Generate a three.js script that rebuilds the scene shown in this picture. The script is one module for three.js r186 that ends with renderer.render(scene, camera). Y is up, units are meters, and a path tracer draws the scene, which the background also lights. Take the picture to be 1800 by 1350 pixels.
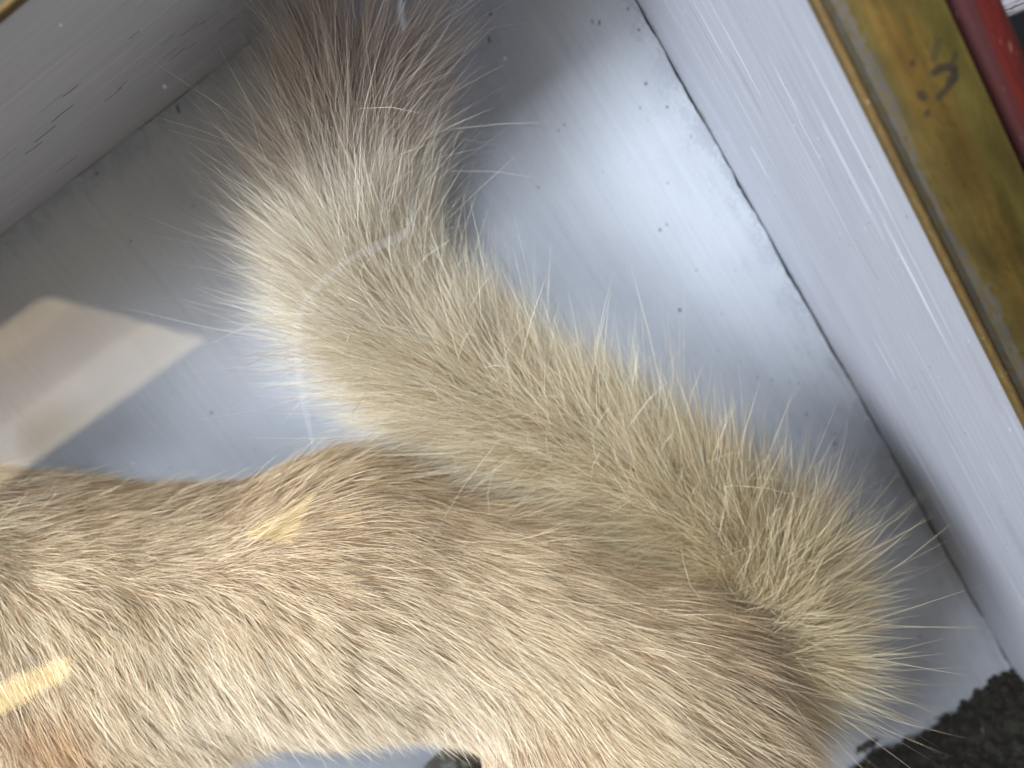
import * as THREE from 'three';
import { RectAreaLightUniformsLib } from 'three/addons/lights/RectAreaLightUniformsLib.js';
import { MarchingCubes } from 'three/addons/objects/MarchingCubes.js';
import { mergeGeometries } from 'three/addons/utils/BufferGeometryUtils.js';
import { RoundedBoxGeometry } from 'three/addons/geometries/RoundedBoxGeometry.js';
import { createNoise3D, createNoise2D } from 'simplex-noise';

// ---------------------------------------------------------------- camera, light, exposure
// x runs along the case, y up, z out of the case towards the viewer; back panel at z = 0, glass at z = 0.117
const scene = new THREE.Scene();
const camera = new THREE.PerspectiveCamera(54.87, 4 / 3, 0.01, 20);
camera.position.set(0, 0, 0.27);
camera.up.set(0.5336, 0.7988, -0.2778);
camera.lookAt(-0.1543, -0.231, 0.27 - 0.9606);
camera.focus = 0.195;
camera.userData.fStop = 7.5;
const renderer = new THREE.WebGLRenderer({ antialias: true });
renderer.setSize(1024, 768);
renderer.toneMapping = THREE.LinearToneMapping;
renderer.toneMappingExposure = 1.0;
renderer.shadowMap.enabled = true;
renderer.shadowMap.type = THREE.PCFSoftShadowMap;
RectAreaLightUniformsLib.init();
scene.background = new THREE.Color().setRGB(0.29, 0.29, 0.295);      // the dim, even light of the room round the case

// a large room window to the upper left, and a smaller one added behind the photographer
const AIM = new THREE.Vector3(-0.05, -0.09, 0.04);
const DAYLIGHT = new THREE.Color().setRGB(0.86, 0.945, 1.07);
const WINDOWS = [
  { at: new THREE.Vector3(-1.76, 0.92, 1.60), w: 0.90, h: 1.15, up: new THREE.Vector3(0.70, 0.72, 0), power: 28 },
  { at: new THREE.Vector3(0.03, 1.06, 1.66), w: 0.60, h: 0.4, up: new THREE.Vector3(0, 1, 0), power: 43 },  // added frontal source, brightens the back panel round the tail
];
for (const w of WINDOWS) {
  const l = new THREE.RectAreaLight(DAYLIGHT, w.power, w.w, w.h);
  l.name = 'window_daylight';
  l.position.copy(w.at); l.up.copy(w.up); l.lookAt(AIM);
  scene.add(l);
}

// ---------------------------------------------------------------- helpers
let seed = 20240611;
function rnd() { seed = (seed + 0x6d2b79f5) | 0; let t = Math.imul(seed ^ (seed >>> 15), 1 | seed); t = (t + Math.imul(t ^ (t >>> 7), 61 | t)) ^ t; return ((t ^ (t >>> 14)) >>> 0) / 4294967296; }
const gauss = () => (rnd() + rnd() + rnd() + rnd() - 2) * 1.0;
const noise3 = createNoise3D(rnd), noise2 = createNoise2D(rnd);
const clamp = (v, a, b) => Math.min(b, Math.max(a, v));
const lerp = (a, b, t) => a + (b - a) * t;
const sstep = (a, b, v) => { const t = clamp((v - a) / (b - a), 0, 1); return t * t * (3 - 2 * t); };
function add(geometry, material, name, parent, label) {
  const m = new THREE.Mesh(geometry, material);
  m.name = name; m.castShadow = m.receiveShadow = true;
  if (label) m.userData.label = label;
  parent.add(m);
  return m;
}
function thing(name, label, category, group) {
  const g = new THREE.Group();
  g.name = name; g.userData = { label, category };
  if (group) g.userData.group = group;
  scene.add(g);
  return g;
}
// a colour map of w x h pixels; paint(u, v) returns linear-ish sRGB 0..255
function texture(w, h, paint) {
  const c = document.createElement('canvas'); c.width = w; c.height = h;
  const x = c.getContext('2d'), im = x.createImageData(w, h);
  for (let j = 0, o = 0; j < h; j++) for (let i = 0; i < w; i++, o += 4) {
    const p = paint((i + 0.5) / w, 1 - (j + 0.5) / h);
    im.data[o] = p[0]; im.data[o + 1] = p[1]; im.data[o + 2] = p[2]; im.data[o + 3] = 255;
  }
  x.putImageData(im, 0, 0);
  return { canvas: c, ctx: x };
}
function mapOf(canvas, srgb = true) {
  const t = new THREE.CanvasTexture(canvas);
  if (srgb) t.colorSpace = THREE.SRGBColorSpace;
  t.magFilter = THREE.LinearFilter; t.wrapS = t.wrapT = THREE.RepeatWrapping;
  return t;
}

// ---------------------------------------------------------------- display case
const X1 = 0.0644, X0 = -0.36, Y1 = 0.0832, Y0 = -0.300, ZF = 0.116;
const SPECKS = [[-0.0841, 0.0803, 5, 1], [-0.1457, -0.0103, 4, 0], [-0.101, 0.0526, 3, 0], [-0.1219, 0.08, 4, 0], [-0.1528, 0.0044, 2, 0], [-0.1417, -0.0312, 2, 0], [-0.1739, -0.0189, 3, 0], [-0.0993, 0.0831, 4, 0], [-0.1277, 0.0558, 3, 0], [0.0535, -0.0018, 4, 0], [0.0479, -0.0074, 3, 0], [0.0558, -0.0123, 3.5, 0], [0.0234, 0.0025, 2.5, 0], [0.0207, 0.0019, 2.5, 0], [0.0432, -0.0342, 2.5, 0], [0.0044, -0.0101, 2.5, 0], [0.0169, 0.0391, 4, 1], [0.0216, 0.0453, 4, 0], [-0.0009, 0.0504, 3, 0], [-0.029, -0.0078, 4, 0], [0.0605, 0.0214, 4, 0], [0.0486, 0.0246, 3, 1], [0.0504, 0.023, 3, 1], [0.0602, 0.0139, 3, 0], [0.0359, -0.0857, 2, 0], [0.0282, -0.0968, 2, 0], [0.0329, -0.1051, 2, 0], [0.0354, -0.1143, 2, 1], [0.0395, -0.1184, 2, 1], [0.0444, -0.123, 2, 1], [0.0472, -0.1251, 2, 1], [0.044, -0.1381, 2.5, 1], [0.0496, -0.1513, 3, 0], [0.0476, -0.1548, 3, 1], [0.047, -0.1573, 2, 0], [0.0363, -0.0664, 3, 0], [0.0578, -0.0252, 3, 0], [0.0482, -0.0743, 2, 0], [0.0493, -0.2532, 3, 0], [0.0382, -0.2524, 4, 0], [0.0305, -0.2581, 4, 0], [0.012, -0.2875, 3, 0], [0.024, -0.0757, 5, 0], [0.0327, -0.0466, 4, 0], [0.0356, -0.0464, 3, 0]];
const SLITS = [[-0.0552, 0.0391, 0.006], [-0.0634, 0.0585, 0.003], [-0.0648, 0.0346, 0.005], [-0.0646, 0.0304, 0.006], [-0.0485, 0.0367, 0.007], [-0.048, 0.0246, 0.006], [-0.06, 0.029, 0.004], [-0.0857, 0.0367, 0.007], [-0.0816, 0.0377, 0.004], [-0.097, 0.0482, 0.008], [-0.0876, 0.0562, 0.005], [-0.1064, 0.0448, 0.008], [-0.0611, 0.0429, 0.005], [-0.0527, 0.037, 0.004], [-0.1133, 0.042, 0.006], [-0.121, 0.0154, 0.009]];
const STREAKS = [[-0.0205, 0.0815, 0.018, 1.2], [-0.0432, 0.0922, 0.034, 2.2], [-0.0389, 0.1023, 0.046, 1.6], [-0.0402, 0.0333, 0.016, 1.2], [-0.0336, 0.0798, 0.024, 0.8], [-0.0708, 0.0972, 0.03, 2], [-0.0838, 0.0967, 0.028, 1.2], [-0.1275, 0.0001, 0.012, 1], [-0.1706, 0.0294, 0.036, 2], [-0.1977, 0.0201, 0.04, 2.4], [-0.1122, 0.0491, 0.018, 1], [-0.0093, 0.0633, 0.028, 1], [-0.0005, 0.0516, 0.024, 1]];
const MARKS = [[[0.07342, -0.02555], [0.07325, -0.02592]], [[0.07231, -0.03168], [0.07255, -0.03244]], [[0.07187, -0.03518], [0.07169, -0.03555]], [[0.07613, -0.02952], [0.07745, -0.02944], [0.07883, -0.03024], [0.07965, -0.03126]], [[0.07965, -0.03126], [0.07924, -0.03243], [0.07815, -0.03303], [0.07635, -0.03364], [0.07489, -0.03401]], [[0.07923, -0.02506], [0.07701, -0.02712]], [[0.08125, -0.029], [0.08009, -0.02977]], [[0.07898, -0.0325], [0.07818, -0.03245]]];
const W = X1 - X0, H = Y1 - Y0;
const box = thing('display_case', 'glazed wooden display case painted grey blue inside with a brass front frame', 'display case');

// painted back board
const pg = [180, 184, 190];
const back = texture(1500, 1350, (u, v) => {
  const x = u * W + X0, y = v * H + Y0;
  const cloud = noise2(x * 14, y * 9) * 2.2 + noise2(x * 45 + 9, y * 30) * 1.6;
  const grain = noise2(x * 900, y * 16) * 1.6 + noise2(x * 320 + 40, y * 7) * 1.7;
  const fine = (rnd() - 0.5) * 9;
  const rub = Math.max(0, noise2(x * 260 + 3, y * 11 + 5) - 0.72) * -22;
  const edge = Math.min(X1 - x, Y1 - y, y - Y0), edgeDark = sstep(0.25, 0.8, noise2(x * 120, y * 60) * 0.6 + noise2(x * 600, y * 300) * 0.4 + 0.9 * Math.exp(-edge / 0.006)) * -16;  // blotchy tone, darker towards the edges of the board
  const a = cloud * 1.4 + grain * 1.5 + fine + rub + edgeDark * Math.exp(-edge / 0.012);
  return [pg[0] + a, pg[1] + a, pg[2] + a * 0.9];
});
{
  const c = back.ctx, px = (x) => (x - X0) / W * 1500, py = (y) => (1 - (y - Y0) / H) * 1350;
  for (const [x, y, s, long] of SPECKS) {
    c.fillStyle = `rgba(62,61,64,${0.4 + 0.35 * rnd()})`;
    c.beginPath(); c.ellipse(px(x), py(y), s * 0.42, s * (long ? 0.95 : 0.5), rnd() * 1.2 - 0.2, 0, 7); c.fill();
  }
  for (let i = 0; i < 260; i++) {
    c.fillStyle = `rgba(70,70,74,${0.08 + 0.3 * rnd() * rnd()})`;
    c.beginPath(); c.ellipse(rnd() * 1500, rnd() * 1350, 0.4 + rnd() * 1.1, 0.5 + rnd() * 1.4, rnd() * 3, 0, 7); c.fill();
  }
  for (let i = 0; i < 90; i++) {
    c.strokeStyle = `rgba(215,222,235,${0.10 + 0.15 * rnd()})`; c.lineWidth = 0.6 + rnd();
    const x = rnd() * 1500, y = rnd() * 1350; c.beginPath(); c.moveTo(x, y); c.lineTo(x + gauss() * 2, y + 20 + rnd() * 70); c.stroke();
  }
}
const backMat = new THREE.MeshStandardMaterial({ map: mapOf(back.canvas), bumpMap: mapOf(back.canvas, false), bumpScale: 0.00025, roughness: 0.62 });
{
  // the board's right and top edges are ragged where the paint bridge to the next board has broken away
  const s = new THREE.Shape();
  s.moveTo(X0 + 0.0004, Y0);
  s.lineTo(X1 - 0.0004, Y0);
  let y = Y0;
  while (y < Y1 - 0.004) {
    y += 0.0012 + rnd() * 0.0028;
    const open = 0.00055 + 0.0004 * noise2(y * 40, 3) + 0.0006 * Math.max(0, noise2(y * 11, 8)) + 0.00024 * gauss();
    s.lineTo(X1 - clamp(open, 0.00003, 0.0016), y);
  }
  s.lineTo(X1 - 0.0003, Y1 - 0.0003);
  let x = X1;
  while (x > X0 + 0.006) {
    x -= 0.0012 + rnd() * 0.003;
    s.lineTo(x, Y1 - clamp(0.0002 + 0.0004 * noise2(x * 30, 17) + 0.00015 * gauss(), 0.00001, 0.0009));
  }
  s.lineTo(X0 + 0.0004, Y1 - 0.0003);
  const g = new THREE.ExtrudeGeometry(s, { depth: 0.006, bevelEnabled: false });
  g.translate(0, 0, -0.006);
  const p = g.attributes.position, uv = g.attributes.uv;
  for (let i = 0; i < p.count; i++) uv.setXY(i, (p.getX(i) - X0) / W, (p.getY(i) - Y0) / H);
  add(g, backMat, 'back_panel', box);
}
const carcass = new THREE.MeshStandardMaterial({ color: new THREE.Color().setRGB(0.05, 0.04, 0.03), roughness: 0.9 });
add(new THREE.BoxGeometry(W + 0.03, H + 0.03, 0.004).translate((X0 + X1) / 2, (Y0 + Y1) / 2, -0.0105), carcass, 'backing_board', box, 'dark bare wood behind the painted panels');

// side, top and bottom boards: box with its long grain along v
function boardTexture(w, h, lenU, lenV, base, extra) {
  return texture(w, h, (u, v) => {
    const a = u * lenU, b = v * lenV;
    const g = noise2(a * 700, b * 12) * 2.4 + noise2(a * 260 + 7, b * 5) * 3.2 + noise2(a * 1500, b * 22 + 4) * 1.4 + noise2(a * 40, b * 9) * 2 + (rnd() - 0.5) * 5;
    const worn = sstep(0.52, 0.8, noise2(a * 190 + 30, b * 9 + 11)) * 10;
    const e = extra ? extra(a, b) : 0;
    const k = g + worn + e;
    return [base[0] + k, base[1] + k, base[2] + k * 0.85];
  });
}
const sideT = boardTexture(700, 2000, ZF, H, [171, 173, 181]);
{
  const c = sideT.ctx, px = (z) => z / ZF * 700, py = (y) => (1 - (y - Y0) / H) * 2000;
  for (const [y, z, len, w] of STREAKS) {
    for (let k = 0; k < 10; k++) {
      c.strokeStyle = `rgba(212,215,224,${0.16 + 0.22 * rnd()})`; c.lineWidth = w * (0.8 + rnd() * 2.2); c.lineCap = 'round';
      const l = len / H * 2000 * (0.4 + 0.6 * rnd()), oy = gauss() * len / H * 400, ox = gauss() * w * 3;
      c.beginPath(); c.moveTo(px(z) + ox, py(y) - l / 2 + oy); c.quadraticCurveTo(px(z) + ox + gauss() * 4, py(y) + oy, px(z) + ox + gauss() * 5, py(y) + l / 2 + oy); c.stroke();
    }
  }
  for (let i = 0; i < 500; i++) {
    c.strokeStyle = rnd() < 0.55 ? `rgba(215,218,228,${0.1 + 0.35 * rnd()})` : `rgba(110,112,126,${0.1 + 0.25 * rnd()})`; c.lineWidth = 0.7 + rnd() * 1.1;
    const x = rnd() * 700, y = rnd() * 2000, l = 8 + rnd() * rnd() * 130; c.beginPath(); c.moveTo(x, y); c.lineTo(x + gauss() * 2.5, y + l); c.stroke();
  }
  for (let i = 0; i < 60; i++) {
    c.fillStyle = `rgba(${rnd() < 0.5 ? '146,147,156' : '196,199,208'},${0.1 + 0.2 * rnd()})`;
    c.beginPath(); c.ellipse(rnd() * 700, rnd() * 2000, 3 + rnd() * 9, 20 + rnd() * 90, gauss() * 0.06, 0, 7); c.fill();
  }
  for (let i = 0; i < 40; i++) {
    c.fillStyle = 'rgba(96,88,80,0.55)'; c.beginPath(); c.ellipse(1 + rnd() * 7, rnd() * 2000, 1 + rnd() * 3, 2 + rnd() * 12, gauss() * 0.2, 0, 7); c.fill();
  }
  for (let i = 0; i < 150; i++) {
    c.fillStyle = rnd() < 0.6 ? 'rgba(232,234,240,0.75)' : 'rgba(70,68,70,0.5)';
    c.beginPath(); c.ellipse(rnd() * 700, rnd() * 2000, 0.9 + rnd() * 1.6, 0.8 + rnd() * 1.4, 0, 0, 7); c.fill();
  }
}
const sideMat = new THREE.MeshStandardMaterial({ map: mapOf(sideT.canvas), bumpMap: mapOf(sideT.canvas, false), bumpScale: 0.0004, roughness: 0.6 });
function sideGeometry(x, flip) {
  const g = new THREE.BoxGeometry(0.008, H + 0.016, ZF + 0.006, 1, 1, 1).translate(x, (Y0 + Y1) / 2, ZF / 2 - 0.003);
  const p = g.attributes.position, uv = g.attributes.uv;
  for (let i = 0; i < p.count; i++) uv.setXY(i, p.getZ(i) / ZF, (p.getY(i) - Y0) / H);
  return g;
}
add(sideGeometry(X1 + 0.004), sideMat, 'side_panel', box, 'lilac grey painted side board with worn grain streaks');
add(sideGeometry(X0 - 0.004), sideMat, 'side_panel', box);
const topT = boardTexture(620, 2000, ZF, W, [196, 199, 207]);
{
  const c = topT.ctx, px = (z) => z / ZF * 620, py = (x) => (1 - (x - X0) / W) * 2000;
  for (const [x, z, len] of SLITS) {
    c.strokeStyle = `rgba(52,52,58,${0.55 + 0.35 * rnd()})`; c.lineWidth = 1.2 + rnd() * 1.4; c.lineCap = 'round';
    const l = len / W * 2000; c.beginPath(); c.moveTo(px(z), py(x) - l / 2); c.lineTo(px(z) + gauss() * 2, py(x)); c.lineTo(px(z) + gauss() * 3, py(x) + l / 2); c.stroke();
  }
  for (let i = 0; i < 320; i++) {
    c.strokeStyle = rnd() < 0.4 ? `rgba(196,200,212,${0.12 + 0.25 * rnd()})` : `rgba(92,94,104,${0.1 + 0.35 * rnd()})`; c.lineWidth = 0.6 + rnd();
    const x = rnd() * 620, y = rnd() * 2000, l = 6 + rnd() * rnd() * 90; c.beginPath(); c.moveTo(x, y); c.lineTo(x + gauss() * 2, y + l); c.stroke();
  }
  c.strokeStyle = 'rgba(196,199,214,0.5)'; c.lineWidth = 9; c.beginPath(); c.moveTo(px(0.077), 0); c.lineTo(px(0.078), 2000); c.stroke();  // pale highlight streak painted along the length of the board
}
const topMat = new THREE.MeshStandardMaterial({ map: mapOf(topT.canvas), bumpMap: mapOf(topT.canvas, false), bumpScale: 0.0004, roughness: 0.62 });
function levelGeometry(y) {
  const g = new THREE.BoxGeometry(W - 0.0006, 0.008, ZF + 0.006).translate((X0 + X1) / 2, y, ZF / 2 - 0.003);
  const p = g.attributes.position, uv = g.attributes.uv;
  for (let i = 0; i < p.count; i++) uv.setXY(i, p.getZ(i) / ZF, (p.getX(i) - X0) / W);
  return g;
}
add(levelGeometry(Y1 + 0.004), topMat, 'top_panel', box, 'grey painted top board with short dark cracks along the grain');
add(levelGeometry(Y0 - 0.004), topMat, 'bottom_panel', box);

// brass front frame: a thin inner bead, a dirty groove and a broad low crown
function railProfile() {
  const s = new THREE.Shape();                       // x: outwards from the opening, y: forward (z)
  s.moveTo(0, -0.0015);
  s.lineTo(0, 0.0004);
  s.quadraticCurveTo(0.0001, 0.0010, 0.0007, 0.0010);
  s.quadraticCurveTo(0.0013, 0.0010, 0.0014, 0.0005);
  s.lineTo(0.0030, 0.0004);
  for (let i = 1; i <= 10; i++) { const t = i / 10; s.lineTo(0.0030 + 0.0172 * t, 0.0005 + 0.0024 * Math.sin(Math.PI * Math.pow(t, 0.8) * 0.92)); }
  s.lineTo(0.0206, 0.0);
  s.lineTo(0.0206, -0.0015);
  return s;
}
const LIPX = 0.0635, ZR = 0.117;
const brassT = texture(256, 2048, (u, v) => {
  const a = u * 0.0206, b = v * 0.42;
  const n1 = noise2(a * 180, b * 40), n2 = noise2(a * 700, b * 260), n3 = noise2(a * 2200, b * 1400), n4 = noise2(a * 300 + 5, b * 12);
  let r = 96 + n1 * 9 + n2 * 5 + n3 * 4, g = 83 + n1 * 8 + n2 * 5 + n3 * 4, bl = 36 + n1 * 6 + n2 * 4 + n3 * 4;
  const n5 = noise2(a * 90 + 3, b * 26 + 8);
  const orange = Math.exp(-Math.pow((u - 0.47 - 0.12 * n4 - 0.04 * n5) / 0.13, 2)) * clamp(0.65 + 0.45 * n5 + 0.1 * n2, 0, 1);
  r += orange * 32; g += orange * 16; bl += orange * 4;
  const olive = sstep(0.62, 0.8, u + 0.08 * n5) * clamp(0.75 + 0.25 * n1, 0, 1);
  r += olive * 18; g += olive * 21; bl += olive * 10;
  const edge = 0.19 + 0.05 * n5 + 0.02 * n2, grime = (1 - sstep(edge, edge + 0.05, u)) * sstep(0.066, 0.08, u) * clamp(0.75 + 0.35 * n2, 0, 1);
  r = lerp(r, 98, grime); g = lerp(g, 94, grime); bl = lerp(bl, 84, grime);
  if (u < 0.068) { const chip = noise2(b * 240, 3.3) + 0.5 * noise2(b * 900, a * 800) > 1.0; r = chip ? 205 : 128 + n3 * 9 + n2 * 8; g = chip ? 182 : 106 + n3 * 8 + n2 * 8; bl = chip ? 140 : 62 + n3 * 7 + n2 * 6; }
  const blotch = sstep(0.1, 0.75, noise2(a * 130 + 9, b * 60 + 2) + 0.3 * n2) * -11;
  r += blotch; g += blotch * 0.9; bl += blotch * 0.5;
  const spot = noise2(a * 900 + 50, b * 420) > 0.84 ? -24 : 0;
  return [(r + spot) * 0.86, (g + spot) * 0.83, (bl + spot) * 0.84];
});
const RY0 = Y0 - 0.03, RY1 = Y1 + 0.03;
const plainBrass = mapOf((() => { const c = document.createElement('canvas'); c.width = 256; c.height = 2048; c.getContext('2d').drawImage(brassT.canvas, 0, 0); return c; })());
{
  // stains are drawn in metres: across the rail and along it
  const c = brassT.ctx, kx = 256 / 0.0206, ky = 2048 / (RY1 - RY0);
  c.lineCap = 'round'; c.lineJoin = 'round';
  MARKS.forEach((st, i) => {
    for (let pass = 0; pass < 3; pass++) {
      c.save();
      c.setTransform(kx, 0, 0, -ky, -LIPX * kx, RY1 * ky);
      c.globalAlpha = [0.36, 0.4, 0.32, 0.4, 0.36, 0.16, 0.24, 0.3][i];
      c.strokeStyle = 'rgb(52,42,36)'; c.lineWidth = [0.0011, 0.0015, 0.0011, 0.0016, 0.0015, 0.0018, 0.0011, 0.0021][i] * (1.15 - 0.3 * pass);
      c.beginPath(); st.forEach(([x, y], k) => { const jx = x + gauss() * 0.00012, jy = y + gauss() * 0.00012; return k ? c.lineTo(jx, jy) : c.moveTo(jx, jy); }); c.stroke();
      c.restore();
    }
  });
}
const brassMarked = new THREE.MeshPhysicalMaterial({ specularIntensity: 0.5, map: mapOf(brassT.canvas), roughness: 0.62, metalness: 0.3, bumpMap: plainBrass, bumpScale: 0.00012 });
const brassPlain = new THREE.MeshPhysicalMaterial({ specularIntensity: 0.5, map: plainBrass, roughness: 0.62, metalness: 0.3 });
function rail(length, m, shape, depthUv) {
  const g = new THREE.ExtrudeGeometry(shape, { depth: length, bevelEnabled: false, curveSegments: 6 });
  // extrude runs along z; stand it up: profile x -> x, profile y -> z, length -> y
  const p = g.attributes.position, uv = g.attributes.uv;
  for (let i = 0; i < p.count; i++) {
    const a = p.getX(i), b = p.getY(i), l = p.getZ(i);
    p.setXYZ(i, a, l, b); uv.setXY(i, a / depthUv, l / length);
  }
  const idx = []; for (let i = 0; i < p.count; i += 3) idx.push(i, i + 2, i + 1);
  g.setIndex(idx); g.computeVertexNormals();
  return g;
}
const frameH = RY1 - RY0;
add(rail(frameH, null, railProfile(), 0.0206), brassMarked, 'brass_rail', box, 'tarnished brass rail with dark scribbled stains').position.set(LIPX, RY0, ZR);
{
  const g = rail(frameH, null, railProfile(), 0.0206);
  const l = add(g, brassPlain, 'brass_rail', box); l.rotation.y = Math.PI; l.rotation.z = 0; l.scale.z = -1; l.position.set(X0 + 0.0009, RY0, ZR);
  const along = LIPX - X0 - 0.0012;
  const t = add(rail(along, null, railProfile(), 0.0206), brassPlain, 'brass_rail', box);
  t.rotation.z = Math.PI / 2; t.position.set(LIPX - 0.0003, 0.0766, ZR - 0.0004);
  const b = add(rail(along, null, railProfile(), 0.0206), brassPlain, 'brass_rail', box);
  b.rotation.z = -Math.PI / 2; b.position.set(X0 + 0.0012, Y0 + 0.006, ZR - 0.0004);
}
// red lacquered bead round the outside of the brass
const redT = texture(128, 1024, (u, v) => {
  const a = u * 0.012, b = v * 0.42, n = noise2(a * 300, b * 30), n2 = noise2(a * 900, b * 200), n3 = noise2(a * 3000, b * 2000);
  const dimSide = (1 - sstep(0.34, 0.52, u + 0.06 * n)) * (0.8 + 0.2 * n2);  // browner inner side: lighting and reflection on the bead put into its colour
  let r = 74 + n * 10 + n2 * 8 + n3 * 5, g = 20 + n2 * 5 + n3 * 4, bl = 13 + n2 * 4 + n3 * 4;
  r = lerp(r, 60, dimSide); g = lerp(g, 27, dimSide); bl = lerp(bl, 28, dimSide);
  const pale = sstep(0.74, 0.9, u + 0.05 * n) * (0.6 + 0.4 * n2);
  r = lerp(r, 82, pale * 0.7); g = lerp(g, 36, pale * 0.7); bl = lerp(bl, 31, pale * 0.7);
  if (noise2(a * 500 + 90, b * 180) > 0.9) { r += 45; g += 60; bl += 50; }
  return [r, g, bl];
});
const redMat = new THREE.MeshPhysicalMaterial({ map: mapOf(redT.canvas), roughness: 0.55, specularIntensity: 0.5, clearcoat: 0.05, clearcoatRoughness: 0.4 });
function beadProfile() {
  const s = new THREE.Shape();
  s.moveTo(0, -0.008);
  s.lineTo(0, -0.0055);
  for (let i = 0; i <= 14; i++) { const t = Math.PI * (1 - i / 14); s.lineTo(0.0057 + 0.0053 * Math.cos(t), -0.0045 + 0.0042 * Math.sin(t)); }
  s.lineTo(0.0114, -0.0055);
  s.lineTo(0.0114, -0.014); s.lineTo(0.0, -0.014);
  return s;
}
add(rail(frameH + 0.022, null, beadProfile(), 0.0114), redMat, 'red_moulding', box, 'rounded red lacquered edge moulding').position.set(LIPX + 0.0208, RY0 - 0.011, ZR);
{
  const along = LIPX - X0 + 0.04;
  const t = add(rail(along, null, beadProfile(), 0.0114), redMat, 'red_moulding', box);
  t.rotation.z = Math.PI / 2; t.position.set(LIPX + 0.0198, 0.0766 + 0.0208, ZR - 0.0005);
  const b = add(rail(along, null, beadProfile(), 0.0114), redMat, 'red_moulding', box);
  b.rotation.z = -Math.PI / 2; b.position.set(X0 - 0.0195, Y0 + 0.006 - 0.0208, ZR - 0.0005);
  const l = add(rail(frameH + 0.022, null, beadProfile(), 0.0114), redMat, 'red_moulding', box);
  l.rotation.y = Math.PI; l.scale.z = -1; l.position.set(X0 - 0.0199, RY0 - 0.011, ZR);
}
// outer carcass that carries the mouldings
const outer = new THREE.MeshStandardMaterial({ color: new THREE.Color().setRGB(0.02, 0.016, 0.014), roughness: 0.8 });
add(new THREE.BoxGeometry(0.010, H + 0.05, ZF + 0.002).translate(X1 + 0.0135, (Y0 + Y1) / 2, ZF / 2 - 0.012), outer, 'outer_side', box);
add(new THREE.BoxGeometry(0.010, H + 0.05, ZF + 0.002).translate(X0 - 0.0135, (Y0 + Y1) / 2, ZF / 2 - 0.012), outer, 'outer_side', box);
add(new THREE.BoxGeometry(W + 0.016, 0.010, ZF + 0.002).translate((X0 + X1) / 2, Y1 + 0.0135, ZF / 2 - 0.012), outer, 'outer_top', box);

// glass with a dried smear and dust
const SMEAR = [[-0.018, 0.0095, 0.117], [-0.0213, 0.0045, 0.117], [-0.0244, 0.0018, 0.117], [-0.031, 0.0028, 0.117], [-0.0374, 0.0039, 0.117], [-0.0458, 0.0035, 0.117], [-0.0534, 0.0008, 0.117], [-0.0591, -0.0054, 0.117], [-0.0645, -0.014, 0.117], [-0.0686, -0.0223, 0.117], [-0.0714, -0.0269, 0.117]];
const SMEAR2 = [[0.0001, 0.0379, 0.117], [-0.0015, 0.0355, 0.117], [-0.0032, 0.0325, 0.117]];
const DUST = [[-0.0321, 0.0429, 0.117], [-0.0957, 0.0192, 0.117], [-0.0962, 0.018, 0.117], [-0.0844, 0.0299, 0.117], [-0.0635, 0.0207, 0.117], [-0.0957, 0.0417, 0.117], [-0.1044, 0.024, 0.117], [-0.1058, -0.0052, 0.117], [-0.1088, 0.0022, 0.117], [-0.049, 0.0686, 0.117], [-0.0569, 0.0699, 0.117], [-0.0476, 0.0506, 0.117], [0.0217, -0.1012, 0.117], [0.0183, -0.0953, 0.117], [0.0104, 0.0179, 0.117], [0.0104, 0.0171, 0.117], [-0.0181, -0.1428, 0.117], [-0.0072, -0.1423, 0.117], [0.0741, -0.0419, 0.117], [0.0493, -0.0318, 0.117]];
const glassMat = new THREE.MeshPhysicalMaterial({ color: 0xffffff, transmission: 1, thickness: 0, roughness: 0, ior: 1.52, specularIntensity: 0.65, metalness: 0 });
const glass = add(new THREE.PlaneGeometry(W + 0.002, H + 0.002).translate((X0 + X1) / 2, (Y0 + Y1) / 2, 0), glassMat, 'glass_pane', box, 'clear glass mirroring a cream lamp box and warm lamp strips');
glass.position.z = 0.1158;
const smearMat = new THREE.MeshStandardMaterial({ color: 0xf4f6fa, roughness: 0.9, transparent: true, opacity: 0.06, side: THREE.DoubleSide });
function smear(points, w) {
  const c = new THREE.CatmullRomCurve3(points.map((p) => new THREE.Vector3(p[0], p[1], 0.1154)));
  const n = 90, pos = [], idx = [];
  for (let i = 0; i <= n; i++) {
    const t = i / n, p = c.getPoint(t), d = c.getTangent(t), s = new THREE.Vector3(-d.y, d.x, 0).normalize();
    const ww = w * (0.55 + 0.45 * Math.abs(noise2(t * 5, w * 1000))) * Math.min(1, 6 * t, 6 * (1 - t));
    pos.push(p.x + s.x * ww, p.y + s.y * ww, p.z, p.x - s.x * ww, p.y - s.y * ww, p.z);
    if (i < n) idx.push(2 * i, 2 * i + 1, 2 * i + 2, 2 * i + 1, 2 * i + 3, 2 * i + 2);
  }
  const g = new THREE.BufferGeometry(); g.setAttribute('position', new THREE.Float32BufferAttribute(pos, 3)); g.setIndex(idx); g.computeVertexNormals();
  return g;
}
add(smear(SMEAR, 0.0010), smearMat, 'smear', glass, 'thin pale curved smear on the glass').position.z = -0.1158;
add(smear(SMEAR2, 0.0007), smearMat, 'smear', glass).position.z = -0.1158;
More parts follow.
